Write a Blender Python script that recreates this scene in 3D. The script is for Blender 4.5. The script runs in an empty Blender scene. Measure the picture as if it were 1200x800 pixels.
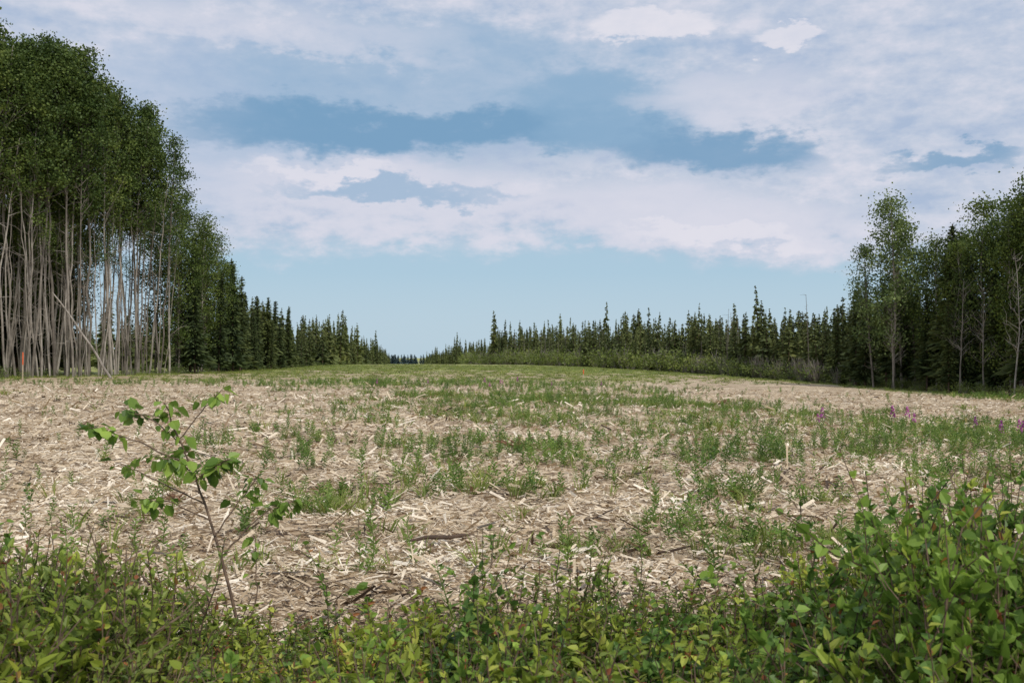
import bpy, math
import numpy as np
from mathutils import Vector
R = np.random.RandomState(7)
scene = bpy.context.scene
COL = scene.collection

# ------------------------------------------------------------------ noise / terrain
_T = np.random.RandomState(3).rand(256, 256)
def vn(x, y, s=0):
    x = np.asarray(x, float) + 37.3*s; y = np.asarray(y, float) + 91.7*s
    xi = np.floor(x).astype(int); yi = np.floor(y).astype(int)
    fx = x-xi; fy = y-yi
    fx = fx*fx*(3-2*fx); fy = fy*fy*(3-2*fy)
    a = _T[xi & 255, yi & 255]; b = _T[(xi+1) & 255, yi & 255]
    c = _T[xi & 255, (yi+1) & 255]; d = _T[(xi+1) & 255, (yi+1) & 255]
    return (a*(1-fx)+b*fx)*(1-fy) + (c*(1-fx)+d*fx)*fy
def fbm(x, y, s=0):
    return (vn(x, y, s)*.5+vn(x*2.1, y*2.1, s+1)*.27+vn(x*4.3, y*4.3, s+2)*.15+vn(x*9, y*9, s+3)*.08)
def ss(a, b, x):
    t = np.clip((x-a)/(b-a), 0, 1); return t*t*(3-2*t)
def terr(x, y):
    x = np.asarray(x, float); y = np.asarray(y, float)
    xr = 0.5*(x+np.sqrt(x*x+30))
    z = -0.03*np.minimum(xr, 42)*ss(0, 40, y)
    z = z-1.8*ss(180, 420, y)-4.5*ss(420, 900, y)
    z = z+0.12*np.exp(-((y-165)/50)**2)
    z = z+(vn(x*.16, y*.16, 5)-.5)*0.10+(vn(x*.9, y*.9, 6)-.5)*0.08+(vn(x*2.6, y*2.6, 8)-.5)*0.06*np.exp(-y/50)
    return z
LE = np.array([(-30, -75), (20, -60), (50, -47), (66, -40.5), (74, -36), (82, -32.5), (90, -30.5), (98, -29), (134, -29), (200, -32.5), (312, -41), (450, -57), (800, -97), (1200, -140)], float)
RE = np.array([(-30, 50), (30, 37), (60, 30.5), (75, 28.5), (100, 29), (130, 25), (200, 9), (300, -11), (450, -34), (800, -72), (1200, -110)], float)
def le(y): return np.interp(y, LE[:, 0], LE[:, 1])
def re_(y): return np.interp(y, RE[:, 0], RE[:, 1])
def green(x, y):
    """how much living vegetation covers the mulch"""
    n = fbm(x*.22, y*.26, 11); n2 = fbm(x*.8, y*.8, 15)
    g = 0.05+0.10*ss(9, 17, y)
    g = g+0.30*ss(44, 60, y)*(1-ss(8, 17, x-0.02*y))*(1-.6*ss(92, 100, y)*(1-ss(112, 120, y)))
    g = g+0.42*ss(80, 120, y)
    g = g-0.55*np.exp(-((y-150)/13)**2)*np.exp(-((x+8)/16)**2)
    g = g-0.34*np.exp(-((y-52)/18)**2)*ss(6, 12, x)*(1-ss(24, 28, x))
    g = g-0.20*ss(-10, -18, x)*np.exp(-((y-55)/16)**2)
    g = g+0.55*np.exp(-(((x-11)/6.5)**2+((y-23)/6.5)**2)**1.5)
    g = g+0.22*np.exp(-(((x-4.5)/2.2)**2+((y-13)/2.6)**2))
    g = g+0.30*np.exp(-(((x+1)/2.2)**2+((y-19)/1.8)**2))
    g = g+0.15*np.exp(-(((x-1)/9)**2+((y-35)/7)**2))
    g = g-0.18*ss(-3, -9, x)*(1-ss(42, 60, y))*ss(5, 9, y)
    g = g+0.7*(1-ss(4.0, 5.2, y+.5*(n2-.5)))
    g = g+0.6*ss(3.5, .5, x-le(y))+0.6*ss(5, 1, re_(y)-x)
    g = g+0.35*ss(2.4, 4, x)*(1-ss(5.5, 9, y))
    return np.clip(g+(n-.5)*.95+(n2-.5)*.6, 0, 1)

# ------------------------------------------------------------------ mesh helpers (quad soups)
class Geo:
    def __init__(s): s.q = []; s.m = []; s.r = []
    def add(s, q, mat=0, rnd=None):
        q = np.asarray(q, float)
        if len(q) == 0: return
        s.q.append(q); s.m.append(np.full(len(q), mat, int))
        s.r.append(R.rand(len(q)) if rnd is None else np.broadcast_to(rnd, (len(q),)).astype(float))
    def arr(s): return np.concatenate(s.q), np.concatenate(s.m), np.concatenate(s.r)
def mesh_from(name, geo, mats):
    q, m, r = geo.arr() if isinstance(geo, Geo) else geo
    n = len(q); me = bpy.data.meshes.new(name)
    me.vertices.add(n*4); me.vertices.foreach_set('co', q.reshape(-1).astype(np.float32))
    me.loops.add(n*4); me.loops.foreach_set('vertex_index', np.arange(n*4, dtype=np.int32))
    me.polygons.add(n); me.polygons.foreach_set('loop_start', np.arange(0, n*4, 4, dtype=np.int32))
    me.polygons.foreach_set('loop_total', np.full(n, 4, np.int32))
    for mt in mats: me.materials.append(mt)
    me.polygons.foreach_set('material_index', m.astype(np.int32))
    at = me.attributes.new('rnd', 'FLOAT', 'FACE'); at.data.foreach_set('value', r.astype(np.float32))
    me.update(calc_edges=True)
    return me
def obj(name, me, loc=(0, 0, 0), rz=0, sc=1, tilt=(0, 0)):
    o = bpy.data.objects.new(name, me); COL.objects.link(o)
    o.location = loc; o.rotation_euler = (tilt[0], tilt[1], rz)
    o.scale = (sc, sc, sc) if np.isscalar(sc) else sc
    return o
def unit(v): return v/np.maximum(np.linalg.norm(v, axis=-1, keepdims=True), 1e-9)
def rdir(n): return unit(R.normal(size=(n, 3)))
def cards(c, l, w, u=None, flat=0.0):
    c = np.asarray(c); n = len(c)
    if u is None: u = rdir(n)
    u = unit(u); t = rdir(n); t[:, 2] *= (1-flat)
    v = unit(np.cross(u, t))
    l = np.broadcast_to(l, (n,))[:, None]; w = np.broadcast_to(w, (n,))[:, None]
    k = R.uniform(-.12, .12, (n, 1))
    return np.stack([c-u*l/2, c+v*w/2+u*l*k, c+u*l/2, c-v*w/2+u*l*k], 1)
def leaf2(b, u, l, w, droop=.15):
    """folded leaves: base b, direction u"""
    n = len(b); u = unit(u)
    side = unit(np.cross(u, np.array([0, 0, 1.])+R.normal(size=(n, 3))*.45))
    nn = unit(np.cross(side, u))
    l = np.broadcast_to(l, (n,))[:, None]; w = np.broadcast_to(w, (n,))[:, None]
    tip = b+u*l-nn*l*droop
    a1 = b+u*l*.28+side*w*.5+nn*w*.16; a2 = b+u*l*.68+side*w*.40+nn*w*.05-nn*l*droop*.4
    c1 = b+u*l*.28-side*w*.5+nn*w*.16; c2 = b+u*l*.68-side*w*.40+nn*w*.05-nn*l*droop*.4
    return np.concatenate([np.stack([b, a1, a2, tip], 1), np.stack([b, tip, c2, c1], 1)])
def addleaves(g, b, u, l, w, mat, droop=.15, rnd=None):
    r = R.rand(len(b)) if rnd is None else rnd
    g.add(leaf2(b, u, l, w, droop), mat, np.concatenate([r, r]))
def tube(pts, rad, sides=6):
    pts = np.asarray(pts, float); rad = np.asarray(rad, float); n = len(pts)
    t = unit(np.gradient(pts, axis=0))
    ref = np.array([1., 0, 0]) if abs(t[0, 0]) < .8 else np.array([0, 1., 0])
    a = unit(np.cross(t, ref)); b = np.cross(t, a)
    th = np.linspace(0, 2*np.pi, sides+1)
    ring = pts[:, None]+rad[:, None, None]*(np.cos(th)[None, :, None]*a[:, None]+np.sin(th)[None, :, None]*b[:, None])
    return np.stack([ring[:-1, :-1], ring[:-1, 1:], ring[1:, 1:], ring[1:, :-1]], 2).reshape(-1, 4, 3)
def curve(a, b, n=6, bend=.1):
    a = np.array(a, float); b = np.array(b, float); t = np.linspace(0, 1, n)[:, None]
    o = R.normal(size=3)*bend*np.linalg.norm(b-a)*.5
    w = R.normal(size=(n, 3))*bend*.12*np.linalg.norm(b-a); w[0] = 0; w[-1] = 0
    return a+(b-a)*t+o*np.sin(np.pi*t)+w
def scatter(geoT, pos, yaw, sc, lean=None):
    q, m, r = geoT; M = len(pos)
    c, s = np.cos(yaw)[:, None, None], np.sin(yaw)[:, None, None]
    sc = np.asarray(sc); sc = sc if sc.ndim == 2 else np.stack([sc]*2, 1)
    x = q[None, :, :, 0]*sc[:, 0, None, None]; y = q[None, :, :, 1]*sc[:, 0, None, None]; z = q[None, :, :, 2]*sc[:, 1, None, None]
    X = x*c-y*s; Y = x*s+y*c
    if lean is not None: X = X+z*lean[:, 0, None, None]; Y = Y+z*lean[:, 1, None, None]
    o = np.stack([X+pos[:, 0, None, None], Y+pos[:, 1, None, None], z+pos[:, 2, None, None]], -1)
    ro = np.clip(np.tile(r, (M, 1))*.6+R.rand(M, 1)*.4, 0, 1)
    return o.reshape(-1, 4, 3), np.tile(m, M), ro.reshape(-1)
def merge(lst): return tuple(np.concatenate([a[i] for a in lst]) for i in range(3))

# ------------------------------------------------------------------ materials
def nm(name):
    m = bpy.data.materials.new(name); m.use_nodes = True; nt = m.node_tree; nt.nodes.clear(); return m, nt
def ramp(nt, fac, stops):
    n = nt.nodes.new('ShaderNodeValToRGB'); e = n.color_ramp.elements
    e[0].position = stops[0][0]; e[0].color = (*stops[0][1], 1); e[1].position = stops[-1][0]; e[1].color = (*stops[-1][1], 1)
    for p, c in stops[1:-1]:
        k = e.new(p); k.color = (*c, 1)
    nt.links.new(fac, n.inputs[0]); return n.outputs[0]
def mixc(nt, f, a, b, bt='MIX'):
    n = nt.nodes.new('ShaderNodeMix'); n.data_type = 'RGBA'; n.blend_type = bt
    for s, v in ((n.inputs[0], f), (n.inputs[6], a), (n.inputs[7], b)):
        if hasattr(v, 'is_linked'): nt.links.new(v, s)
        else: s.default_value = v if not isinstance(v, tuple) else (*v, 1)
    return n.outputs[2]
def noise(nt, vec, scale, detail=4, rough=.55):
    n = nt.nodes.new('ShaderNodeTexNoise'); n.inputs['Scale'].default_value = scale
    n.inputs['Detail'].default_value = detail; n.inputs['Roughness'].default_value = rough
    if vec is not None: nt.links.new(vec, n.inputs['Vector'])
    return n
def leafmat(name, c, transl=.3, nscale=.6, rough=.55):
    m, nt = nm(name); L = nt.links
    a = nt.nodes.new('ShaderNodeAttribute'); a.attribute_name = 'rnd'
    tc = nt.nodes.new('ShaderNodeTexCoord'); oi = nt.nodes.new('ShaderNodeObjectInfo')
    col = ramp(nt, a.outputs['Fac'], [(0, c[0]), (.55, c[1]), (1, c[2])])
    n = noise(nt, tc.outputs['Object'], nscale, 2)
    k = ramp(nt, n.outputs['Fac'], [(.35, (.66, .70, .66)), (.65, (1.3, 1.25, 1.1))])
    col = mixc(nt, 1.0, col, k, 'MULTIPLY')
    k2 = ramp(nt, oi.outputs['Random'], [(0, (.74, .80, .82)), (1, (1.25, 1.15, .95))])
    col = mixc(nt, 1.0, col, k2, 'MULTIPLY')
    p = nt.nodes.new('ShaderNodeBsdfPrincipled'); p.inputs['Roughness'].default_value = rough
    p.inputs['Specular IOR Level'].default_value = .25
    t = nt.nodes.new('ShaderNodeBsdfTranslucent'); ms = nt.nodes.new('ShaderNodeMixShader'); ms.inputs[0].default_value = transl
    o = nt.nodes.new('ShaderNodeOutputMaterial')
    L.new(col, p.inputs['Base Color']); L.new(col, t.inputs['Color'])
    L.new(p.outputs[0], ms.inputs[1]); L.new(t.outputs[0], ms.inputs[2]); L.new(ms.outputs[0], o.inputs[0])
    return m
def barkmat(name, c, sc=3., zs=.25):
    m, nt = nm(name); L = nt.links
    tc = nt.nodes.new('ShaderNodeTexCoord'); mp = nt.nodes.new('ShaderNodeMapping'); mp.inputs['Scale'].default_value = (1, 1, zs)
    L.new(tc.outputs['Object'], mp.inputs[0]); n = noise(nt, mp.outputs[0], sc, 5, .65)
    oi = nt.nodes.new('ShaderNodeObjectInfo')
    col = ramp(nt, n.outputs['Fac'], [(.33, c[0]), (.5, c[1]), (.68, c[2])])
    k2 = ramp(nt, oi.outputs['Random'], [(0, (.40, .38, .36)), (.5, (.78, .77, .75)), (1, (1.1, 1.1, 1.1))])
    col = mixc(nt, 1.0, col, k2, 'MULTIPLY')
    p = nt.nodes.new('ShaderNodeBsdfPrincipled'); p.inputs['Roughness'].default_value = .85
    o = nt.nodes.new('ShaderNodeOutputMaterial'); L.new(col, p.inputs['Base Color']); L.new(p.outputs[0], o.inputs[0])
    return m
M_asp = leafmat('aspen_leaves', [(.05, .085, .022), (.095, .145, .036), (.165, .215, .06)], .3, .7)
M_asp2 = leafmat('aspen_leaves_light', [(.10, .15, .05), (.165, .22, .075), (.25, .31, .12)], .3, .7)
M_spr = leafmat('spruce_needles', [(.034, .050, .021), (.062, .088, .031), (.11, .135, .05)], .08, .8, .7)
M_sprf = leafmat('spruce_needles_mass', [(.046, .066, .030), (.08, .108, .044), (.14, .165, .068)], .08, .09, .7)
M_far = leafmat('distant_needles_hazed', [(.035, .06, .085), (.045, .08, .11), (.06, .10, .135)], .05, .02, .8)  # bluish tint of distance haze is painted into this foliage colour
M_bark = barkmat('aspen_bark', [(.14, .12, .10), (.36, .32, .275), (.52, .475, .415)], 2.2, .35)
M_barkd = barkmat('spruce_bark', [(.06, .04, .03), (.14, .09, .06), (.22, .15, .10)], 6, .3)
M_grey = barkmat('dead_wood', [(.14, .12, .10), (.27, .235, .20), (.42, .38, .33)], 5, .3)
M_twig = barkmat('twig_bark', [(.07, .045, .03), (.14, .09, .06), (.22, .15, .10)], 20, 1)
M_wil = leafmat('willow_leaves', [(.09, .14, .035), (.18, .245, .06), (.33, .39, .12)], .38, 4, .45)
M_wil2 = leafmat('birch_leaves', [(.075, .15, .032), (.16, .27, .055), (.27, .41, .10)], .38, 4, .4)
M_yel = leafmat('alder_leaves', [(.15, .215, .035), (.29, .37, .065), (.47, .50, .13)], .4, 4, .45)
M_red = leafmat('young_red_leaves', [(.2, .06, .035), (.27, .11, .05), (.26, .2, .07)], .3, 5)
M_grass = leafmat('grass_blades', [(.14, .19, .045), (.24, .30, .07), (.42, .42, .18)], .35, .5)
M_weed = leafmat('fireweed_leaves', [(.10, .18, .04), (.18, .28, .065), (.30, .39, .12)], .35, .5)
M_flow = leafmat('fireweed_petals', [(.42, .09, .36), (.56, .16, .5), (.62, .25, .56)], .3, 2)
M_thk = leafmat('thicket_leaves', [(.08, .12, .035), (.14, .19, .055), (.22, .26, .09)], .3, .2)

def chipmat():
    m, nt = nm('wood_chips'); L = nt.links
    a = nt.nodes.new('ShaderNodeAttribute'); a.attribute_name = 'rnd'
    col = ramp(nt, a.outputs['Fac'], [(0, (.06, .037, .022)), (.13, (.22, .15, .085)), (.33, (.46, .365, .24)), (.7, (.67, .575, .43)), (1, (.84, .77, .64))])
    tc = nt.nodes.new('ShaderNodeTexCoord'); n = noise(nt, tc.outputs['Object'], 45, 3)
    n2 = noise(nt, tc.outputs['Object'], .5, 4)
    col = mixc(nt, 1., col, ramp(nt, n.outputs['Fac'], [(.3, (.74, .71, .68)), (.65, (1.1, 1.1, 1.1))]), 'MULTIPLY')
    col = mixc(nt, 1., col, ramp(nt, n2.outputs['Fac'], [(.35, (.84, .80, .76)), (.6, (1.08, 1.06, 1.04))]), 'MULTIPLY')
    p = nt.nodes.new('ShaderNodeBsdfPrincipled'); p.inputs['Roughness'].default_value = .8
    o = nt.nodes.new('ShaderNodeOutputMaterial'); L.new(col, p.inputs['Base Color']); L.new(p.outputs[0], o.inputs[0])
    return m
M_chip = chipmat()
def groundmat():
    m, nt = nm('mulched_ground'); L = nt.links
    tc = nt.nodes.new('ShaderNodeTexCoord'); V = tc.outputs['Object']
    cols = []
    for i, (rot, sx, sy) in enumerate([(20, 7, 30), (100, 8, 34), (60, 3, 10)]):
        mp = nt.nodes.new('ShaderNodeMapping'); mp.inputs['Rotation'].default_value = (0, 0, math.radians(rot)); mp.inputs['Scale'].default_value = (sx, sy, 1)
        L.new(V, mp.inputs[0]); cols.append(noise(nt, mp.outputs[0], 1, 3, .6).outputs['Fac'])
    mx = nt.nodes.new('ShaderNodeMath'); mx.operation = 'MAXIMUM'; L.new(cols[0], mx.inputs[0]); L.new(cols[1], mx.inputs[1])
    av = nt.nodes.new('ShaderNodeMath'); av.operation = 'ADD'; L.new(mx.outputs[0], av.inputs[0]); L.new(cols[2], av.inputs[1])
    hf = nt.nodes.new('ShaderNodeMath'); hf.operation = 'MULTIPLY'; hf.inputs[1].default_value = .5; L.new(av.outputs[0], hf.inputs[0])
    mul = ramp(nt, hf.outputs[0], [(.42, (.07, .045, .028)), (.48, (.28, .20, .125)), (.54, (.54, .44, .30)), (.64, (.78, .69, .54))])
    big = noise(nt, V, .35, 7, .72)
    mul = mixc(nt, 1., mul, ramp(nt, big.outputs['Fac'], [(.38, (.66, .58, .50)), (.56, (1.08, 1.05, 1.0))]), 'MULTIPLY')
    a = nt.nodes.new('ShaderNodeAttribute'); a.attribute_name = 'green'
    f1 = noise(nt, V, 3.5, 6, .7); f2 = noise(nt, V, .6, 5, .65)
    gr = ramp(nt, f1.outputs['Fac'], [(.3, (.16, .20, .05)), (.5, (.29, .34, .08)), (.7, (.46, .44, .19))])
    gr = mixc(nt, 1., gr, ramp(nt, f2.outputs['Fac'], [(.35, (.75, .8, .75)), (.65, (1.25, 1.15, 1.0))]), 'MULTIPLY')
    s = nt.nodes.new('ShaderNodeMath'); s.operation = 'ADD'; L.new(f1.outputs['Fac'], s.inputs[0]); L.new(a.outputs['Fac'], s.inputs[1])
    s2 = nt.nodes.new('ShaderNodeMath'); s2.operation = 'ADD'; L.new(f2.outputs['Fac'], s2.inputs[0]); L.new(s.outputs[0], s2.inputs[1])
    mr = nt.nodes.new('ShaderNodeMapRange'); mr.interpolation_type = 'SMOOTHSTEP'
    mr.inputs['From Min'].default_value = 1.44; mr.inputs['From Max'].default_value = 1.85; mr.inputs['To Max'].default_value = .86
    L.new(s2.outputs[0], mr.inputs['Value'])
    col = mixc(nt, mr.outputs[0], mul, gr)
    b = nt.nodes.new('ShaderNodeBump'); b.inputs['Strength'].default_value = .7; b.inputs['Distance'].default_value = .04
    L.new(hf.outputs[0], b.inputs['Height'])
    p = nt.nodes.new('ShaderNodeBsdfPrincipled'); p.inputs['Roughness'].default_value = .9
    o = nt.nodes.new('ShaderNodeOutputMaterial'); L.new(col, p.inputs['Base Color']); L.new(b.outputs[0], p.inputs['Normal']); L.new(p.outputs[0], o.inputs[0])
    return m

# ------------------------------------------------------------------ ground
ys = np.concatenate([np.linspace(-60, -1, 25), np.linspace(-.5, 14, 90), 14+np.cumsum(.2*1.018**np.arange(150))])
ys = np.concatenate([ys, ys[-1]*1.04**np.arange(1, 1+int(math.log(6000/ys[-1])/math.log(1.04)))])
h = np.concatenate([np.linspace(.15, 7, 45), 7+np.cumsum(.2*1.022**np.arange(150))]); h = h[h < 110]
h = np.concatenate([h, h[-1]*1.12**np.arange(1, 36)])
xs = np.concatenate([-h[::-1], [0], h])
X, Y = np.meshgrid(xs, ys); Z = terr(X, Y); ny, nx = X.shape
me = bpy.data.meshes.new('ground')
idx = np.arange(nx*ny).reshape(ny, nx)
F = np.stack([idx[:-1, :-1], idx[:-1, 1:], idx[1:, 1:], idx[1:, :-1]], -1).reshape(-1, 4)
me.vertices.add(nx*ny); me.vertices.foreach_set('co', np.stack([X, Y, Z], -1).reshape(-1).astype(np.float32))
me.loops.add(len(F)*4); me.loops.foreach_set('vertex_index', F.reshape(-1).astype(np.int32))
me.polygons.add(len(F)); me.polygons.foreach_set('loop_start', np.arange(0, len(F)*4, 4, dtype=np.int32)); me.polygons.foreach_set('loop_total', np.full(len(F), 4, np.int32))
at = me.attributes.new('green', 'FLOAT', 'POINT'); at.data.foreach_set('value', green(X, Y).reshape(-1).astype(np.float32))
me.polygons.foreach_set('use_smooth', np.ones(len(F), bool))
me.materials.append(groundmat()); me.update(calc_edges=True); obj('ground', me)

# ------------------------------------------------------------------ wood mulch (real slivers)
def slivers(N, d0, d1, lk, lmin, w0, w1, tilt, lift):
    d = np.exp(R.uniform(math.log(d0), math.log(d1), N)); x = R.uniform(-.72, .72, N)*d
    keep = R.rand(N) > green(x, d)*.6*ss(20, 40, d); d = d[keep]; x = x[keep]; N = len(d)
    s = np.clip((d/9)**.5, .7, 1.9)
    l = R.gamma(2.5, lk, N)*s+lmin; w = R.uniform(w0, w1, N)*s
    u = np.stack([R.normal(size=N), R.normal(size=N), np.zeros(N)], 1); u = unit(u); u[:, 2] = R.normal(size=N)*tilt
    c = np.stack([x, d, terr(x, d)+.006+R.rand(N)**2*lift*s+np.abs(u[:, 2])*l*.35], 1)
    u = unit(u); v = unit(np.cross(u, np.array([0, 0, 1.])+R.normal(size=(N, 3))*.6))
    L_, W_ = l[:, None], w[:, None]; tp = R.uniform(.2, 1., (N, 1))
    q = np.stack([c-u*L_/2-v*W_/2, c+u*L_/2-v*W_/2*tp, c+u*L_/2+v*W_/2*tp, c-u*L_/2+v*W_/2*.8], 1)
    cl = fbm(x*1.3, d*1.3, 30)
    return q, np.zeros(N, int), np.clip(R.beta(1.5, 1.15, N)+(cl-.5)*1.1, 0, 1)
obj('wood_mulch', mesh_from('wood_mulch', merge([slivers(170000, 3.8, 62, .020, .015, .006, .020, .22, .035), slivers(24000, 4.5, 62, .030, .05, .014, .038, .32, .07)]), [M_chip]))

# ------------------------------------------------------------------ weeds and grass
def T_fire(seed, H=.45, n=26, flower=False, lm=1.):
    g = Geo(); p = curve((0, 0, 0), (R.normal()*.04, R.normal()*.04, H), 5, .05)
    g.add(tube(p, np.linspace(.005, .0025, 5), 3), 0, .4)
    t = np.linspace(.12, .97, n); th = np.arange(n)*2.4
    b = np.stack([np.interp(t, np.linspace(0, 1, 5), p[:, i]) for i in range(3)], 1)
    u = np.stack([np.cos(th), np.sin(th), R.uniform(.3, .9, n)+t*.4], 1)
    g.add(cards(b+unit(u)*.035*lm, (.10*(1-.5*t))*lm, .024*lm, u), 0, R.rand(n))
    if flower:
        k = 40; tt = R.rand(k); th = R.rand(k)*6.3
        rr = .032*(1-tt)+.008
        cc = np.stack([p[-1, 0]+np.cos(th)*rr, p[-1, 1]+np.sin(th)*rr, H-.03+tt*.18], 1)
        g.add(cards(cc, .036, .030), 1)
    return g.arr()
def T_grass(n=16, H=.3, spread=.08):
    g = Geo(); th = R.rand(n)*6.3; b = np.stack([np.cos(th), np.sin(th), 0*th], 1)*R.rand(n, 1)*spread
    o = np.stack([np.cos(th), np.sin(th), 0*th], 1); hh = H*R.uniform(.5, 1.1, n)[:, None]
    sd = np.stack([-np.sin(th+R.normal(size=n)), np.cos(th), 0*th], 1)*.004
    m = b+o*hh*.15+np.array([0, 0, 1.])*hh*.6; tp = b+o*hh*R.uniform(.3, .7, (n, 1))+np.array([0, 0, 1.])*hh
    r = R.rand(n)
    g.add(np.stack([b-sd, b+sd, m+sd, m-sd], 1), 0, r); g.add(np.stack([m-sd, m+sd, tp+sd*.15, tp-sd*.15], 1), 0, r)
    return g.arr()
def pick(n, d0, d1, thr, wide=.72, floor=0., k_=1.15):
    d = np.sqrt(R.uniform(d0*d0, d1*d1, n)); x = R.uniform(-wide, wide, n)*d
    clump = fbm(x*1.1, d*1.1, 21)
    k = R.rand(n) < np.clip(np.clip(green(x, d)-thr, 0, 1)*(clump*1.95)**6*k_, floor, 1)
    x, d = x[k], d[k]; k = (x > le(d)-2) & (x < re_(d)+3); x, d = x[k], d[k]
    return np.stack([x, d, terr(x, d)-.01], 1)
fw = [T_fire(i, R.uniform(.3, .5), 24) for i in range(5)]
fl = [T_fire(i, R.uniform(.45, .55), 26, True) for i in range(3)]
gt = [T_grass(16, R.uniform(.22, .36)) for i in range(5)]
parts = []
P_ = np.concatenate([pick(21000, 5.6, 62, .10, floor=.010), pick(2600, 5.4, 20, .0, floor=.035)])
for i in range(5):
    p = P_[i::5]; n = len(p); parts.append(scatter(fw[i], p, R.rand(n)*6.3, np.stack([R.uniform(.7, 1.2, n)*np.maximum(1, (p[:, 1]/24)**.5), R.uniform(.35, 1.0, n)], 1), R.normal(size=(n, 2))*.12))
for i in range(3):
    n = [6, 6, 9][i]; cx = [(8.6, 17.5), (7.6, 18.5), (0, 44)][i]
    px = cx[0]+R.normal(size=n)*[.7, .7, 4][i]; py = cx[1]+R.normal(size=n)*1.2
    parts.append(scatter(fl[i], np.stack([px, py, terr(px, py)], 1), R.rand(n)*6, R.uniform(.9, 1.2, n)))
obj('fireweed_plants', mesh_from('fireweed_plants', merge(parts), [M_weed, M_flow]))
parts = []
P_ = np.concatenate([pick(13000, 5.0, 45, .12, floor=.006), pick(1500, 5.4, 14, .0, floor=.02), pick(36000, 35, 170, .12), pick(1500, 2.2, 5.2, .0)])
for i in range(5):
    p = P_[i::5]; n = len(p); f = np.maximum(1, (p[:, 1]/20)**.75)
    parts.append(scatter(gt[i], p, R.rand(n)*6.3, np.stack([R.uniform(.8, 1.5, n)*f*1.2, R.uniform(.35, .9, n)*np.minimum(f, 1.1)], 1), R.normal(size=(n, 2))*.15))
obj('grass_tufts', mesh_from('grass_tufts', merge(parts), [M_grass]))
def T_seed(n=26, H=.3):
    g = Geo()
    for k in range(3):
        e = np.array([R.normal()*.08, R.normal()*.08, H*R.uniform(.6, 1)]); p = curve((0, 0, 0), e, 4, .1)
        g.add(tube(p, np.linspace(.004, .002, 4), 3), 0, .2)
        t = R.uniform(.25, 1, n//3); b = np.stack([np.interp(t, np.linspace(0, 1, 4), p[:, i]) for i in range(3)], 1)
        u = rdir(len(t)); u[:, 2] = np.abs(u[:, 2])*.6; g.add(cards(b+u*.03, .05, .03, u), 0)
    return g.arr()
parts = []; sd = [T_seed() for i in range(4)]
P_ = pick(4000, 5.4, 40, .10, floor=.03)
for i in range(4):
    p = P_[i::4]; n = len(p); parts.append(scatter(sd[i], p, R.rand(n)*6.3, R.uniform(.5, 1.2, n), R.normal(size=(n, 2))*.1))
obj('poplar_seedlings', mesh_from('poplar_seedlings', merge(parts), [M_wil2]))

# ------------------------------------------------------------------ trees
def aspen(H, c0=.55, rad=2.1, nclump=60, per=75, r0=.095, size=.24, lean=.02, dead=8, airy=1.):
    g = Geo()
    top = np.array([R.normal()*lean*H, R.normal()*lean*H, H])
    p = curve((0, 0, -.3), top, 12, .025); tz = np.linspace(0, 1, 12)
    g.add(tube(p, r0*(1-.86*tz**1.1)+.012, 7), 1)
    at_ = lambda t: np.array([np.interp(t, tz, p[:, i]) for i in range(3)])
    for k in range(nclump):
        t = c0+(1-c0)*R.rand()**.85; f = (t-c0)/(1-c0)
        env = rad*(math.sin(math.pi*min(1, f*.82+.16)))**.7
        a = R.rand()*6.3; rr = env*math.sqrt(R.rand()); b = at_(max(.2, t-.07*R.rand()-.02))
        c = at_(t)+np.array([math.cos(a)*rr, math.sin(a)*rr, rr*R.uniform(.0, .5)])
        g.add(tube(curve(b, c, 4, .1), np.linspace(.03, .008, 4)*(1.2-f), 3), 1)
        sg = R.uniform(.3, .62)*airy
        q = c+R.normal(size=(per, 3))*np.array([sg, sg, sg*.75])
        rr_ = np.clip(.1+.8*R.rand()+R.normal(size=per)*.2, 0, 1)
        g.add(cards(q, R.uniform(.6, 1.2, per)*size, R.uniform(.6, 1.1, per)*size*.8), 0, rr_)
    for k in range(dead):
        t = R.uniform(.15, c0+.1); a = R.rand()*6.3; ln = R.uniform(.5, 1.8)
        b = at_(t); g.add(tube(curve(b, b+np.array([math.cos(a)*ln, math.sin(a)*ln, ln*R.uniform(.1, .9)]), 4, .2), np.linspace(.022, .005, 4), 3), 1)
    return g
def spruce(H, rad=.95, whorls=34, trunk=.09, nb=9, sc=1.):
    g = Geo(); p = curve((0, 0, -.2), (R.normal()*.15, R.normal()*.15, H), 8, .01)
    g.add(tube(p, np.linspace(trunk, .012, 8), 5), 1)
    base = R.uniform(.05, .16)
    for k in range(whorls):
        f = (k+R.rand())/whorls; z = H*(base+(.99-base)*f)
        env = rad*(1-f)**.8*R.uniform(.5, 1.2)+.08
        n = nb if f < .8 else nb-4
        th = R.rand(n)*6.3; ln = env*R.uniform(.5, 1.2, n)
        cx = np.array([np.interp(z, p[:, 2], p[:, 0]), np.interp(z, p[:, 2], p[:, 1]), z])
        for j, (fr, wd) in enumerate([(.30, .28), (.62, .26), (.95, .16)]):
            u = np.stack([np.cos(th), np.sin(th), np.full(n, -.3 if f < .75 else .15)+R.normal(size=n)*.25], 1)
            c = cx+np.stack([np.cos(th)*ln*fr, np.sin(th)*ln*fr, -ln*fr*.28*(1 if f < .8 else -.3)], 1)+R.normal(size=(n, 3))*.06
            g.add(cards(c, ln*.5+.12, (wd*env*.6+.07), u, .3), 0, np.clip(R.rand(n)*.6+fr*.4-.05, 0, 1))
    n = 8; g.add(cards(np.stack([np.full(n, p[-1, 0]), np.full(n, p[-1, 1]), H-R.rand(n)*.5], 1), .3, .06, np.array([[0, 0, 1.]])+R.normal(size=(n, 3))*.25), 0)
    return g
MA = [M_asp, M_bark]; MA2 = [M_asp2, M_bark]; MS = [M_spr, M_barkd]
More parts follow.
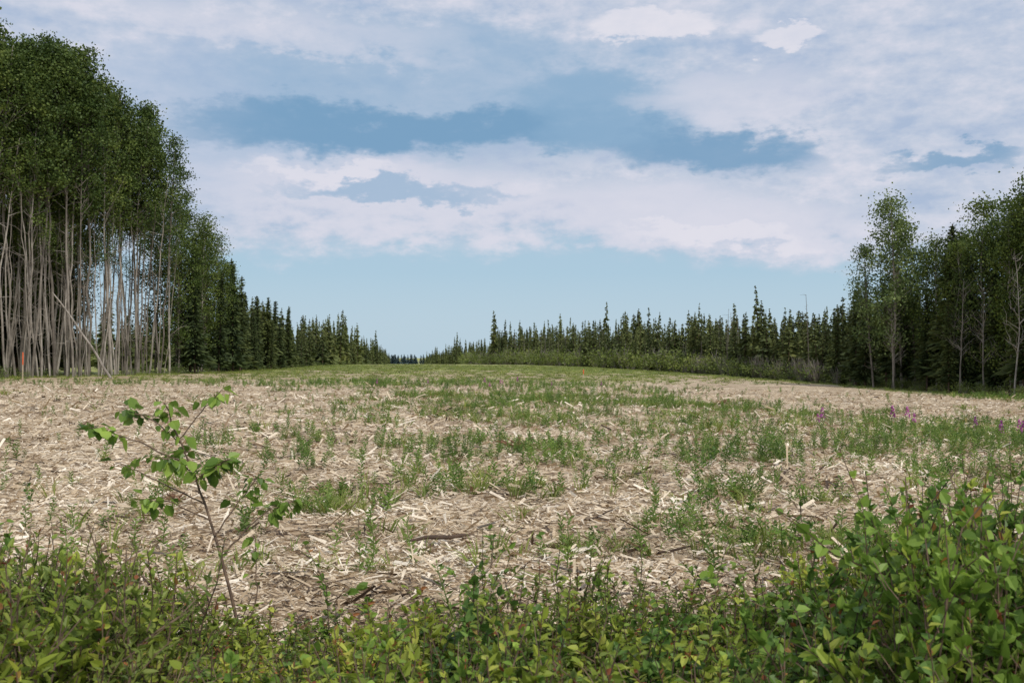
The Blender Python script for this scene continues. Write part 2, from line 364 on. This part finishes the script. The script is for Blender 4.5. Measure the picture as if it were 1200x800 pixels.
A_tall = [mesh_from('aspen', aspen(25.3, R.uniform(.5, .62), R.uniform(1.6, 2.2), r0=R.uniform(.08, .115)), MA) for i in range(6)]
A_back = [mesh_from('aspen', aspen(24.5, .2, 2.4, 95, 70, dead=3), MA) for i in range(3)]
A_mid = [mesh_from('aspen', aspen(15, .18, 1.9, 70, 75, r0=.08, size=.2), MA) for i in range(3)]
A_right = [mesh_from('aspen', aspen(13, .15, 1.7, 75, 70, r0=.08, size=.19), MA) for i in range(3)]
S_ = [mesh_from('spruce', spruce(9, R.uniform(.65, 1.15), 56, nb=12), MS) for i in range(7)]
def put(name, me, x, y, sc=1, tilt=None):
    t = (R.normal()*.015, R.normal()*.015) if tilt is None else tilt
    return obj(name, me, (x, y, float(terr(x, y))), R.rand()*6.3, sc, t)
# left aspen stand
k = 0
for row in range(6):
    yy = 58+R.rand()*1.5
    while yy < 89-row*.5:
        off = row*2.2+R.uniform(-.8, .8)
        x = float(le(yy))-off-.3*float(ss(80, 86, yy)); y = yy+row*.9
        me = A_tall[k % 6] if row < 3 else A_back[k % 3]
        s_ = R.uniform(.93, 1.05) if row else R.uniform(.86, 1.0)
        s_ *= float(np.interp(yy, [58, 66, 74, 82, 88], [1.10, 1.09, 1.05, 1.0, .93]))
        put('aspen_tree', me, x, y, (s_*R.uniform(.8, 1.1), s_*R.uniform(.8, 1.1), s_), (R.normal()*.022, R.normal()*.028)); k += 1
        yy += R.uniform(.6, 1.7) if row < 2 else R.uniform(1.4, 2.8)
pole = []
for i in range(5):
    pole.append(mesh_from('pole', aspen(18, .80, .8, 11, 40, r0=R.uniform(.05, .08), size=.2, dead=14, lean=.035), MA))
for i in range(120):
    y = R.uniform(58, 90); put('aspen_tree', pole[i % 5], float(le(y))-R.uniform(-.5, 5), y, R.uniform(.5, 1.1), (R.normal()*.035, R.normal()*.05))
for i in range(46):
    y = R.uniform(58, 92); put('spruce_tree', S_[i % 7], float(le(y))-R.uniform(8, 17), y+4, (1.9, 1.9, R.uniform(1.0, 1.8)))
for (x, y, s_) in [(-30.8, 92, 1.02), (-31.6, 93.5, 1.13), (-30.1, 95.5, .95), (-30.6, 98, 1.02), (-29.6, 99.5, .9), (-32.5, 97, 1.08), (-34, 95, 1.15), (-31.8, 102, .92), (-30, 104, .75)]:
    put('aspen_tree', A_mid[int(R.rand()*3)], x, y, s_)
for (x, y, s_) in [(-29.3, 92, .9), (-28.6, 97, 1.1), (-28.3, 101, 1.22), (-28.4, 104, .85), (-28.9, 106, 1.12), (-28.2, 109, .7), (-28.6, 112, .9), (-28.1, 116, .65), (-28.9, 118, .95), (-28.3, 122, .7), (-28.6, 127, .88), (-30.5, 108, 1.12), (-31.5, 114, .95), (-31, 122, 1.0), (-28.9, 131, .7), (-30.4, 94, 1.45), (-31.0, 99.5, 1.5), (-29.5, 103, 1.3), (-29.9, 111, .95), (-29.6, 120, .85), (-30.0, 126, .95), (-30.2, 116, .8), (-30.8, 129, .85)]:
    w_ = s_*R.uniform(.9, 1.4); put('spruce_tree', S_[int(R.rand()*7)], x, y, (w_, w_, s_))
g = Geo(); g.add(tube(curve((0, 0, .1), (-4.6, .6, 6.4), 9, .03), np.linspace(.095, .045, 9), 7), 0)
for i in range(5):
    t = R.uniform(.3, .95); b = np.array([-4.6*t, .6*t, 6.4*t]); g.add(tube(curve(b, b+R.normal(size=3)*.5, 3, .1), [.02, .012, .005], 3), 0)
obj('leaning_dead_birch', mesh_from('leaning_dead_birch', g, [M_bark]), (-29.4, 73, float(terr(-29.4, 73))))

# right stand
mA = mesh_from('aspen', aspen(14, .22, 1.6, 78, 70, r0=.09, size=.2, dead=6), MA2)
mB = mesh_from('aspen', aspen(12.5, .3, 1.4, 56, 64, r0=.08, size=.2, dead=6), MA2)
put('aspen_tree', mA, 28.4, 74.5, 1.02); put('aspen_tree', mB, 29.6, 75.6, 1.02); put('aspen_tree', mB, 27.6, 76, .85)
rt = [(31.2, 73, .84), (32.6, 72, .93), (33.9, 71.5, 1.02), (33.2, 69, .92), (34.6, 68.5, 1.0), (33.4, 65.5, .98), (34.6, 64.5, 1.05), (35.8, 66.5, 1.08), (33.6, 62, 1.0), (34.8, 61, 1.08), (36.5, 62, 1.1), (35, 57.5, 1.0), (37, 58, 1.1), (34, 75, .95), (36, 72, 1.05), (38, 66, 1.12), (37.5, 53, 1.05), (39, 49, 1.0), (39, 55, 1.1), (40.5, 45, 1.0), (41, 50, 1.1), (32, 77, .85), (30.8, 79, .75), (31.8, 70.6, .8), (32.2, 68, .85), (32.6, 65, .85), (30.6, 75.5, .8)]
for i, (x, y, s_) in enumerate(rt): put('aspen_tree', A_right[i % 3], x, y, s_*R.uniform(.95, 1.05))
for i in range(60):
    y = R.uniform(46, 96); f = ss(90, 62, y)
    s_ = (.52+.62*f)*R.uniform(.65, 1.2)
    w_ = s_*R.uniform(.95, 1.5)
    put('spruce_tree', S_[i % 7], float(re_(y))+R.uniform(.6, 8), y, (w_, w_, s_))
for i, (x, y, s_) in enumerate([(30.2, 72.5, .8), (31.4, 70.0, .95), (32.2, 66.5, .9), (32.9, 68, 1.15), (32.6, 63.5, 1.0), (33.0, 60, 1.1), (27.6, 80, .85), (28.2, 83, .68), (27.9, 86, .75), (28.8, 90, .6), (28, 79, .95), (31.9, 71.6, 1.35), (33.6, 66.2, 1.35)]):
    put('spruce_tree', S_[i % 7], x, y, (s_*1.15, s_*1.15, s_))
def bare(H):
    g = Geo(); p = curve((0, 0, -.2), (R.normal()*.4, R.normal()*.3, H), 9, .03); g.add(tube(p, np.linspace(.06, .012, 9), 6), 0)
    for k in range(24):
        t = R.uniform(.3, .97); b = np.array([np.interp(t, np.linspace(0, 1, 9), p[:, i]) for i in range(3)])
        a = R.rand()*6.3; ln = R.uniform(.5, 1.7)*(1.2-t); e = b+np.array([math.cos(a)*ln, math.sin(a)*ln, ln*R.uniform(.5, 1.2)])
        g.add(tube(curve(b, e, 4, .15), np.linspace(.020, .006, 4), 3), 0)
        for j in range(3):
            b2 = b+(e-b)*R.uniform(.3, .9); g.add(tube(curve(b2, b2+R.normal(size=3)*.3+np.array([0, 0, .3]), 3, .1), [.009, .006, .003], 3), 0)
    return mesh_from('bare_aspen', g, [M_bark])
for (x, y, hh) in [(30.8, 69.5, 8.6), (31.2, 66, 7.2), (31.0, 61.5, 9.0), (28.0, 73, 6.0), (31.6, 60.5, 7), (30.3, 67.5, 7.6)]: put('bare_aspen', bare(hh), x, y)

# ------------------------------------------------------------------ forest masses
def lowspruce(H, rad):
    g = Geo(); g.add(tube([(0, 0, 0), (0, 0, H)], [.07, .01], 3), 1)
    K = 30
    for k in range(K):
        f = (k+R.rand())/K; z = H*(.04+.95*f); env = rad*(1-f)**.85*R.uniform(.5, 1.3)+.09; n = 8
        th = R.rand(n)*6.3; ln = env*R.uniform(.5, 1.15, n)
        u = np.stack([np.cos(th), np.sin(th), -.3+R.normal(size=n)*.3], 1)
        c = np.stack([np.cos(th)*ln*.55, np.sin(th)*ln*.55, z-ln*.2+R.normal(size=n)*.1], 1)
        g.add(cards(c, ln*1.1+.08, env*.38+.10, u, .3), 0)
    return g.arr()
LS = [lowspruce(8, R.uniform(.55, 1.2)) for i in range(8)]
def mass(name, x, y, H, mats, wf=1.1):
    parts = []
    for i in range(8):
        a, b, hh = x[i::8], y[i::8], H[i::8]; n = len(a); s_ = hh/8
        parts.append(scatter(LS[i], np.stack([a, b, terr(a, b)-.1], 1), R.rand(n)*6.3, np.stack([(s_*.6+.4)*wf*R.uniform(.7, 1.25, n), s_], 1), R.normal(size=(n, 2))*.025))
    obj(name, mesh_from(name, merge(parts), mats))
def hvar(n, x, y): return (.38+.42*R.rand(n)+.85*(fbm(x*.09, y*.09, 40)-.38))*np.where(R.rand(n) < .09, 1.3, 1)
n = 760; y = np.exp(R.uniform(math.log(112), math.log(800), n)); x = le(y)-R.exponential(1., n)*(5+y*.02)-.2
H = np.interp(y, [100, 134, 200, 312, 500, 800], [10, 9.6, 9.2, 8.8, 8.4, 8])*hvar(n, x, y)
mass('spruce_forest', x, y, H, [M_sprf, M_barkd], 1.15)
n = 1800; y = np.exp(R.uniform(math.log(84), math.log(800), n)); off = R.exponential(1., n)*(4+y*.05); x = re_(y)+off+.1
H = np.interp(y, [80, 100, 130, 200, 300, 450, 800], [9.0, 7.9, 8.6, 10.6, 11.0, 9.8, 8])*hvar(n, x, y)
mass('spruce_forest', x, y, H, [M_sprf, M_barkd], 1.1)
n = 300; y = R.uniform(40, 330, n); x = le(y)-R.uniform(18, 60, n); mass('spruce_forest', x, y, R.uniform(6, 9, n)*np.where(y < 100, 1.7, .8), [M_sprf, M_barkd], 1.7)
n = 420; y = R.uniform(40, 330, n); x = re_(y)+R.uniform(8, 60, n); mass('spruce_forest', x, y, R.uniform(4.0, 6.2, n)*np.where(y < 90, 1.3, 1), [M_sprf, M_barkd], 1.6)
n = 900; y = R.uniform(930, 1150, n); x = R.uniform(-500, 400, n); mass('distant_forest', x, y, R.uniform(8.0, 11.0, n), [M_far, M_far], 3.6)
g = Geo()
for i in range(70):
    y = R.uniform(85, 260); x = float(re_(y))+R.uniform(-.5, 6); H = R.uniform(3.5, 8.5); z0 = float(terr(x, y))
    p = curve((x, y, z0), (x+R.normal()*.3, y, z0+H), 5, .02); g.add(tube(p, np.linspace(.06, .015, 5), 4), 0)
    for k in range(14):
        t = R.uniform(.3, 1); b = p[0]+(p[-1]-p[0])*t; g.add(tube(curve(b, b+np.array([R.normal(), R.normal(), .1])*.4, 3, .1), [.018, .012, .006], 3), 0)
obj('dead_spruce_snags', mesh_from('dead_spruce_snags', g, [M_grey]))
def bush(n=120, H=2., leafy=True, tw=22):
    g = Geo()
    for k in range(tw):
        a = R.rand()*6.3; e = np.array([math.cos(a)*R.rand()*.9, math.sin(a)*R.rand()*.9, H*R.uniform(.6, 1.05)])
        g.add(tube(curve((0, 0, 0), e, 4, .12), np.linspace(.018, .007, 4), 3), 1)
    if leafy:
        c = R.normal(size=(n, 3))*np.array([.5, .5, .28*H/1.0*.6])+np.array([0, 0, H*.5]); c[:, 2] = np.clip(c[:, 2], .05, H*1.1)
        g.add(cards(c, .2, .13), 0)
    return g.arr()
BL = [bush(170, R.uniform(1.5, 2.4), tw=8) for i in range(4)]; BG = [bush(60, R.uniform(1.8, 2.6), True, 30) for i in range(4)]
def bushes(name, T, x, y, s, mats):
    parts = []
    for i in range(4):
        a, b, c = x[i::4], y[i::4], s[i::4]; parts.append(scatter(T[i], np.stack([a, b, terr(a, b)], 1), R.rand(len(a))*6.3, np.stack([c*1.2, c], 1)))
    obj(name, mesh_from(name, merge(parts), mats))
n = 330; y = np.exp(R.uniform(math.log(100), math.log(330), n)); x = re_(y)-R.uniform(-2., 1.5, n)
bushes('willow_thicket', BL, x, y, R.uniform(.35, 1.1, n)**1.2*np.interp(y, [95, 150, 220], [1.0, 1.8, 2.0]), [M_thk, M_grey])
n = 150; y = R.uniform(56, 97, n); x = re_(y)-R.uniform(-2.5, .3, n)
bushes('willow_thicket', BL, x, y, R.uniform(.2, .5, n), [M_thk, M_grey])
n = 160; y = np.exp(R.uniform(math.log(82), math.log(140), n)); x = re_(y)-R.uniform(-2, 1.4, n)
bushes('bare_willow_thicket', BG, x, y, R.uniform(.4, 1.3, n), [M_thk, M_grey])
n = 240; y = np.exp(R.uniform(math.log(58), math.log(300), n)); x = le(y)+R.uniform(-3., .5, n)
bushes('willow_thicket', BL, x, y, R.uniform(.2, .5, n), [M_thk, M_grey])

# ------------------------------------------------------------------ foreground shrubs
def shrub(H, ns, lf, wf, spread, per=34, red=0., lowest=.2):
    g = Geo()
    for k in range(ns):
        a = R.rand()*6.3; r_ = R.rand()*spread; hh = H*R.uniform(.5, 1.0)
        b = np.array([math.cos(a)*r_*.35, math.sin(a)*r_*.35, 0]); e = np.array([math.cos(a)*r_+R.normal()*.05, math.sin(a)*r_+R.normal()*.05, hh])
        p = curve(b, e, 8, .12); g.add(tube(p, np.linspace(.0045, .0013, 8), 4), 1)
        segs = [(p, per)]
        for j in range(5):
            t = R.uniform(.35, .85); o = np.array([np.interp(t, np.linspace(0, 1, 8), p[:, i]) for i in range(3)])
            e2 = o+np.array([R.normal()*.10, R.normal()*.10, R.uniform(.03, .2)])*H; p2 = curve(o, e2, 5, .12)
            g.add(tube(p2, np.linspace(.0024, .001, 5), 3), 1); segs.append((p2, per//3))
        hue = R.rand()
        for (pp, m) in segs:
            t = lowest+(1-lowest)*R.rand(m)**.85 if pp is p else R.uniform(.15, 1, m); tt = np.linspace(0, 1, len(pp))
            o = np.stack([np.interp(t, tt, pp[:, i]) for i in range(3)], 1)
            ax = unit(pp[-1]-pp[0]); u = rdir(m)*.8+ax*.6+np.array([0, 0, .1])
            sz = R.uniform(.55, 1.15, m)*(1.12-.5*t)
            isr = (t > .9) & (R.rand(m) < red); rn = np.clip(R.rand(m)*.55+hue*.45, 0, 1)
            addleaves(g, o[~isr], u[~isr], lf*sz[~isr], wf*sz[~isr], 0, rnd=rn[~isr])
            if isr.any(): addleaves(g, o[isr], u[isr], lf*.7*sz[isr], wf*.7*sz[isr], 2)
    return g
FG = {
 'w': [mesh_from('willow_shrub', shrub(.9, 20, .040, .0155, .34, 44, .2, .35), [M_wil, M_twig, M_red]) for i in range(3)],
 'y': [mesh_from('alder_shrub', shrub(.87, 17, .055, .028, .32, 32, .22, .35), [M_yel, M_twig, M_red]) for i in range(3)],
 'b': [mesh_from('birch_shrub', shrub(.9, 14, .046, .035, .3, 30, .15, .35), [M_wil2, M_twig, M_red]) for i in range(3)]}
NMES = {'w': 'willow_shrub', 'y': 'alder_shrub', 'b': 'birch_shrub'}
def topz(u):
    return float(np.interp(u, [-.6, -.45, -.38, -.30, -.2, -.1, 0, .1, .2, .27, .34, .42, .5, .65], [1.06, 1.08, .97, .80, .77, .90, .95, .95, .86, .82, 1.0, 1.18, 1.28, 1.32]))
for i in range(215):
    y = 2.35+1.85*R.rand()**1.1; u = R.uniform(-.66, .66); x = u*y
    if u < -.33: kd = 'w' if R.rand() < .6 else 'y'
    elif u < .27: kd = ['y', 'b', 'w'][int(R.choice(3, p=[.5, .25, .25]))]
    else: kd = ['b', 'w', 'y'][int(R.choice(3, p=[.42, .33, .25]))]
    hz = topz(u)*R.uniform(.66, 1.04)-(y-3.2)*.13
    s_ = hz/.88
    put(NMES[kd], FG[kd][int(R.rand()*3)], x, y, (R.uniform(.9, 1.25), R.uniform(.9, 1.25), s_), (R.normal()*.06, R.normal()*.06))
SH = [mesh_from('shoots', shrub(1.15, 4, .05, .036, .25, 24, .1, .4), [M_wil2, M_twig, M_red]) for i in range(3)] + [mesh_from('shoots', shrub(1.15, 5, .044, .017, .25, 34, .2, .4), [M_wil, M_twig, M_red]) for i in range(3)]
for i, (x, y, hh) in enumerate([(1.55, 4.5, .95), (1.75, 4.2, 1.0), (2.1, 4.3, 1.1), (1.9, 3.8, 1.15), (2.3, 4.6, 1.15), (.25, 3.9, .93), (-.35, 4.0, .88), (-1.95, 4.0, 1.05), (2.6, 4.9, 1.15), (.6, 4.2, .85), (-.1, 4.2, .85), (-2.3, 4.2, 1.08), (-1.75, 3.6, .98), (-2.0, 3.7, 1.12), (1.5, 3.7, 1.0), (1.7, 3.4, 1.18), (2.0, 3.3, 1.32), (1.35, 3.4, 1.05), (1.85, 3.1, 1.34), (.9, 3.7, .9), (-.6, 3.5, .9), (.1, 3.4, .98), (2.2, 3.6, 1.3), (1.2, 4.3, .85), (2.5, 4.2, 1.25), (1.6, 3.0, 1.3), (2.1, 3.9, 1.25), (1.75, 3.7, 1.2), (2.4, 3.9, 1.3)]):
    s_ = hh/1.1; put('poplar_shoot' if i % 6 < 3 else 'willow_shoot', SH[i % 6], x, y, (1, 1, s_))

# ------------------------------------------------------------------ the poplar sapling
g = Geo()
def seg(pts, r0, r1, leaves=10, lf=.075, t0=.3):
    leaves = int(leaves*1.9); lf *= .84
    pts = np.array([(a, b, c) for a, b, c in pts], float); t = np.linspace(0, 1, len(pts)); tt = np.linspace(0, 1, len(pts)*4)
    P = np.stack([np.interp(tt, t, pts[:, i]) for i in range(3)], 1); P[1:-1] += R.normal(size=(len(P)-2, 3))*.003
    g.add(tube(P, np.linspace(r0, r1, len(P)), 6), 1)
    for k in range(leaves):
        f = t0+(1-t0)*R.rand()**.7 if k else 1.; o = np.array([np.interp(f, tt, P[:, i]) for i in range(3)])
        dr = unit(np.array([R.normal(), R.normal(), R.normal()*.4])); pe = o+dr*R.uniform(.015, .05)
        g.add(tube([o, pe], [.0012, .0008], 3), 1)
        u = dr*.7+np.array([0, 0, -.5+R.normal()*.4]); s_ = R.uniform(.5, 1.15)
        addleaves(g, pe[None], u[None], lf*s_, lf*.72*s_, 0, .1)
seg([(0, 0, 0), (0, 0, .31), (-.09, 0, .65), (-.18, .02, .92), (-.275, 0, 1.18), (-.365, 0, 1.39)], .0095, .003, 22, .08, .66)
seg([(-.18, .02, .92), (-.36, .05, 1.0), (-.50, .08, 1.06), (-.61, .1, 1.10)], .004, .0018, 6, .075, .6)
seg([(-.25, 0, 1.10), (-.45, -.08, 1.22), (-.60, -.1, 1.27), (-.71, -.12, 1.30)], .004, .0018, 14, .08, .4)
seg([(-.28, 0, 1.20), (-.45, .08, 1.31), (-.60, .1, 1.36)], .0035, .0018, 10, .075, .45)
seg([(-.30, 0, 1.22), (-.2, .05, 1.36), (-.12, .08, 1.45)], .0035, .0018, 7, .07, .6)
seg([(-.22, 0, 1.03), (-.13, -.05, 1.10), (-.04, -.08, 1.14)], .0035, .0018, 18, .082, .2)
seg([(-.24, 0, 1.08), (-.30, -.1, 1.14), (-.36, -.15, 1.16)], .0035, .0018, 16, .082, .1)
seg([(-.1, 0, .68), (.02, .03, .82), (.12, .05, .90), (.22, .05, .93)], .0045, .002, 18, .07, .4)
seg([(-.13, 0, .78), (-.02, .06, .95), (.05, .1, 1.05)], .004, .0018, 16, .065, .4)
seg([(-.15, 0, .85), (-.3, -.1, .95), (-.41, -.15, .97)], .004, .0018, 12, .07, .5)
seg([(0, 0, .25), (.05, .05, .5), (.03, .1, .75)], .005, .002, 10, .06, .5)
obj('poplar_sapling', mesh_from('poplar_sapling', g, [M_wil2, M_twig]), (-1.24, 4.6, float(terr(-1.24, 4.6))))

# ------------------------------------------------------------------ debris: branches, stumps, stakes
def plain(name, c, rough=.7):
    m, nt = nm(name); p = nt.nodes.new('ShaderNodeBsdfPrincipled'); p.inputs['Roughness'].default_value = rough
    tc = nt.nodes.new('ShaderNodeTexCoord'); n = noise(nt, tc.outputs['Object'], 12, 4)
    col = ramp(nt, n.outputs['Fac'], [(.3, tuple(v*.7 for v in c)), (.7, c)])
    o = nt.nodes.new('ShaderNodeOutputMaterial'); nt.links.new(col, p.inputs['Base Color']); nt.links.new(p.outputs[0], o.inputs[0]); return m
g = Geo()
for i in range(330):
    dd = math.exp(R.uniform(math.log(5.5), math.log(48))); x = R.uniform(-.6, .6)*dd; ln = R.uniform(.08, .32)*(1 if dd < 15 else 1.4)
    a = R.rand()*6.3; z0 = float(terr(x, dd))+.03
    r_ = R.uniform(.004, .014)
    g.add(tube(curve((x, dd, z0), (x+math.cos(a)*ln, dd+math.sin(a)*ln, z0+R.uniform(-.01, .08)), 5, .06), np.linspace(r_, r_*.5, 5), 5), 0 if R.rand() < .6 else 1)
obj('broken_branches', mesh_from('broken_branches', g, [M_grey, M_barkd]))
M_rot = barkmat('rotten_wood', [(.07, .035, .02), (.2, .10, .05), (.36, .22, .12)], 9, .6)
def stump(name, x, y, s_):
    g = Geo()
    for k in range(16):
        a = R.rand()*6.3; ln = s_*R.uniform(.5, 1.1); b = np.array([R.normal()*.12*s_, R.normal()*.1*s_, .02])
        g.add(tube(curve(b, b+np.array([math.cos(a)*ln*.8, math.sin(a)*ln*.5, s_*R.uniform(.1, .45)]), 4, .2), np.linspace(.05, .012, 4)*s_*R.uniform(.6, 1.6), 5), 0)
    obj(name, mesh_from(name, g, [M_rot]), (x, y, float(terr(x, y))))
stump('shattered_stump', .15, 17.5, .5); stump('shattered_stump', -3.7, 11., .22); stump('shattered_stump', -1.2, 16, .2); stump('shattered_stump', 8, 38, .5)
g = Geo(); g.add(tube(curve((-.3, 0, .05), (.3, .05, .09), 7, .06), [.006, .014, .018, .02, .018, .014, .005], 8), 0)
obj('fallen_log', mesh_from('fallen_log', g, [M_barkd]), (-.62, 8.6, float(terr(-.62, 8.6))), .1)
M_or = plain('orange_stake_paint', (.75, .13, .03)); M_st = plain('stake_wood', (.5, .4, .28))
def stake(x, y, H):
    g = Geo()
    def box(x0, x1, y0, y1, z0, z1, m):
        v = lambda *p: np.array(p, float); c = [v(x0, y0, z0), v(x1, y0, z0), v(x1, y1, z0), v(x0, y1, z0), v(x0, y0, z1), v(x1, y0, z1), v(x1, y1, z1), v(x0, y1, z1)]
        g.add([[c[a] for a in f] for f in [(0, 1, 5, 4), (1, 2, 6, 5), (2, 3, 7, 6), (3, 0, 4, 7), (4, 5, 6, 7)]], m)
    box(-.03, .03, -.015, .015, -.1, H*.55, 1); box(-.036, .036, -.02, .02, H*.55, H, 0)
    obj('survey_stake', mesh_from('survey_stake', g, [M_or, M_st]), (x, y, float(terr(x, y))), .3)
stake(-33.4, 68, 1.9); stake(5.6, 78, .8)

# ------------------------------------------------------------------ world
az = math.radians(146); el = math.radians(50)
W = bpy.data.worlds.new('World'); scene.world = W; W.use_nodes = True; nt = W.node_tree; nt.nodes.clear(); L = nt.links
sky = nt.nodes.new('ShaderNodeTexSky'); sky.sky_type = 'NISHITA'; sky.sun_disc = False; sky.sun_elevation = el; sky.sun_rotation = az
sky.air_density = 1.; sky.dust_density = 1.5; sky.ozone_density = 2.
def mth(op, a, b=None, c=None):
    n = nt.nodes.new('ShaderNodeMath'); n.operation = op
    for i, v in enumerate((a, b, c)):
        if v is None: continue
        if hasattr(v, 'is_linked'): L.new(v, n.inputs[i])
        else: n.inputs[i].default_value = v
    return n.outputs[0]
tc = nt.nodes.new('ShaderNodeTexCoord'); sp = nt.nodes.new('ShaderNodeSeparateXYZ'); L.new(tc.outputs['Generated'], sp.inputs[0])
D = 57.29578
A = mth('MULTIPLY', mth('ARCTAN2', sp.outputs[0], sp.outputs[1]), D); E = mth('MULTIPLY', mth('ARCSINE', sp.outputs[2]), D)
def comb(a, b, z=0.):
    n = nt.nodes.new('ShaderNodeCombineXYZ'); L.new(a, n.inputs[0]); L.new(b, n.inputs[1]); n.inputs[2].default_value = z; return n.outputs[0]
v1 = comb(mth('MULTIPLY', A, .09), mth('MULTIPLY', E, .28), 3.1)
n1 = noise(nt, v1, 1, 8, .58); s1 = nt.nodes.new('ShaderNodeSeparateColor'); L.new(n1.outputs['Color'], s1.inputs[0])
v2 = comb(mth('MULTIPLY', A, .24), mth('MULTIPLY', E, .60), 8.4)
n2 = noise(nt, v2, 1, 9, .6)
n3 = noise(nt, comb(mth('MULTIPLY', A, .75), mth('MULTIPLY', E, 1.3), 1.7), 1, 7, .6)
Aw = mth('ADD', A, mth('MULTIPLY', mth('SUBTRACT', s1.outputs[0], .5), 13.))
Ew = mth('ADD', E, mth('ADD', mth('ADD', mth('MULTIPLY', mth('SUBTRACT', s1.outputs[1], .5), 3.4), mth('MULTIPLY', mth('SUBTRACT', n2.outputs['Fac'], .5), 3.8)), mth('MULTIPLY', mth('SUBTRACT', n3.outputs['Fac'], .5), 2.2)))
def smooth(v, a, b):
    n = nt.nodes.new('ShaderNodeMapRange'); n.interpolation_type = 'SMOOTHSTEP'; n.inputs['From Min'].default_value = a; n.inputs['From Max'].default_value = b
    L.new(v, n.inputs['Value']); return n.outputs[0]
def blob(a, e, ra, re, lo=1.7, hi=.25, slope=0.):
    x = mth('DIVIDE', mth('SUBTRACT', Aw, a), ra); y = mth('SUBTRACT', Ew, e)
    if slope: y = mth('SUBTRACT', y, mth('MULTIPLY', mth('SUBTRACT', Aw, a), slope))
    y = mth('DIVIDE', y, re)
    return smooth(mth('ADD', mth('MULTIPLY', x, x), mth('MULTIPLY', y, y)), lo, hi)
def S(r, g_, b):
    return tuple((v/255/12.92 if v/255 <= .04045 else ((v/255+.055)/1.055)**2.4) for v in (r, g_, b))
sc_ = nt.nodes.new('ShaderNodeVectorMath'); sc_.operation = 'SCALE'; sc_.inputs['Scale'].default_value = .10; L.new(sky.outputs[0], sc_.inputs[0])
grad = ramp(nt, smooth(E, 0, 22), [(0, S(188, 210, 224)), (.12, S(174, 203, 222)), (.45, S(168, 196, 219)), (1, S(152, 185, 215))])
base = mixc(nt, .93, sc_.outputs[0], grad)
lavf = mth('ADD', mth('MULTIPLY', n2.outputs['Fac'], .62), mth('MULTIPLY', n3.outputs['Fac'], .38))
lav = ramp(nt, lavf, [(.36, S(172, 188, 214)), (.5, S(197, 205, 222)), (.63, S(219, 219, 231))])
cover = smooth(mth('ADD', mth('SUBTRACT', Ew, 6.2), mth('MULTIPLY', smooth(A, 2, 14), 1.2)), -.8, 1.6)
c = mixc(nt, mth('MULTIPLY', cover, .93), base, lav)
def lay(c, m, k, col): return mixc(nt, mth('MULTIPLY', m, k), c, col)
blue = S(120, 160, 194); bl2 = S(148, 179, 208); wh = S(216, 217, 230); wh2 = S(232, 229, 237)
c = lay(c, blob(-20, 12.5, 11, 4.5), .6, S(170, 190, 216))
c = lay(c, blob(-3, 14.8, 14, 3.6), .7, bl2)
c = lay(c, blob(-8.5, 9.0, 9.5, 2.0, slope=-.03), .8, wh)
c = lay(c, blob(9.5, 7.6, 10.5, 1.7, slope=-.06), .8, wh)
c = lay(c, blob(-6.3, 12.8, 13, 1.35), .95, blue)
c = lay(c, blob(4.8, 13.9, 4.6, 2.4), .8, S(140, 174, 204))
c = lay(c, blob(11.5, 11.4, 6, 1.3, slope=-.08), .9, blue)
c = lay(c, blob(24.8, 10.2, 3.0, .6), .75, blue)
c = lay(c, blob(-7.8, 9.0, 6.5, .6), .75, bl2)
c = lay(c, blob(12.5, 14.4, 6, 1.2), .5, wh)
c = lay(c, blob(9, 18.4, 3.6, 1.0, 1.3, .5), .7, wh2)
c = lay(c, blob(16, 17.2, 2.2, .7, 1.3, .5), .65, wh2)
c = lay(c, blob(11.5, 6.9, 5, .7, 1.3, .5, -.05), .5, wh2)
c = lay(c, blob(-11, 10.2, 5, .6, 1.3, .5), .45, wh2)
c = lay(c, blob(-12, 17.5, 9, 1.0, slope=-.05), .45, wh)
mu = nt.nodes.new('ShaderNodeVectorMath'); mu.operation = 'SCALE'; mu.inputs['Scale'].default_value = 10.; L.new(c, mu.inputs[0])
bg = nt.nodes.new('ShaderNodeBackground'); bg.inputs['Strength'].default_value = .10; L.new(mu.outputs[0], bg.inputs[0])
wo = nt.nodes.new('ShaderNodeOutputWorld'); L.new(bg.outputs[0], wo.inputs[0])

sl = bpy.data.lights.new('sun', 'SUN'); sl.energy = 2.8; sl.angle = math.radians(10); sl.color = (1., .95, .87)
so = bpy.data.objects.new('sun', sl); COL.objects.link(so)
dv = Vector((math.sin(az)*math.cos(el), math.cos(az)*math.cos(el), math.sin(el))); so.rotation_euler = (-dv).to_track_quat('-Z', 'Y').to_euler(); so.location = dv*100

cd = bpy.data.cameras.new('camera'); cam = bpy.data.objects.new('camera', cd); COL.objects.link(cam)
cam.location = (0, 0, 1.6); cam.rotation_euler = (math.radians(90.88), 0, 0)
cd.lens = 35; cd.sensor_width = 36; cd.clip_start = .05; cd.clip_end = 12000
cd.dof.use_dof = True; cd.dof.focus_distance = 12; cd.dof.aperture_fstop = 9
scene.camera = cam
scene.view_settings.view_transform = 'Standard'; scene.view_settings.look = 'None'; scene.view_settings.exposure = 0
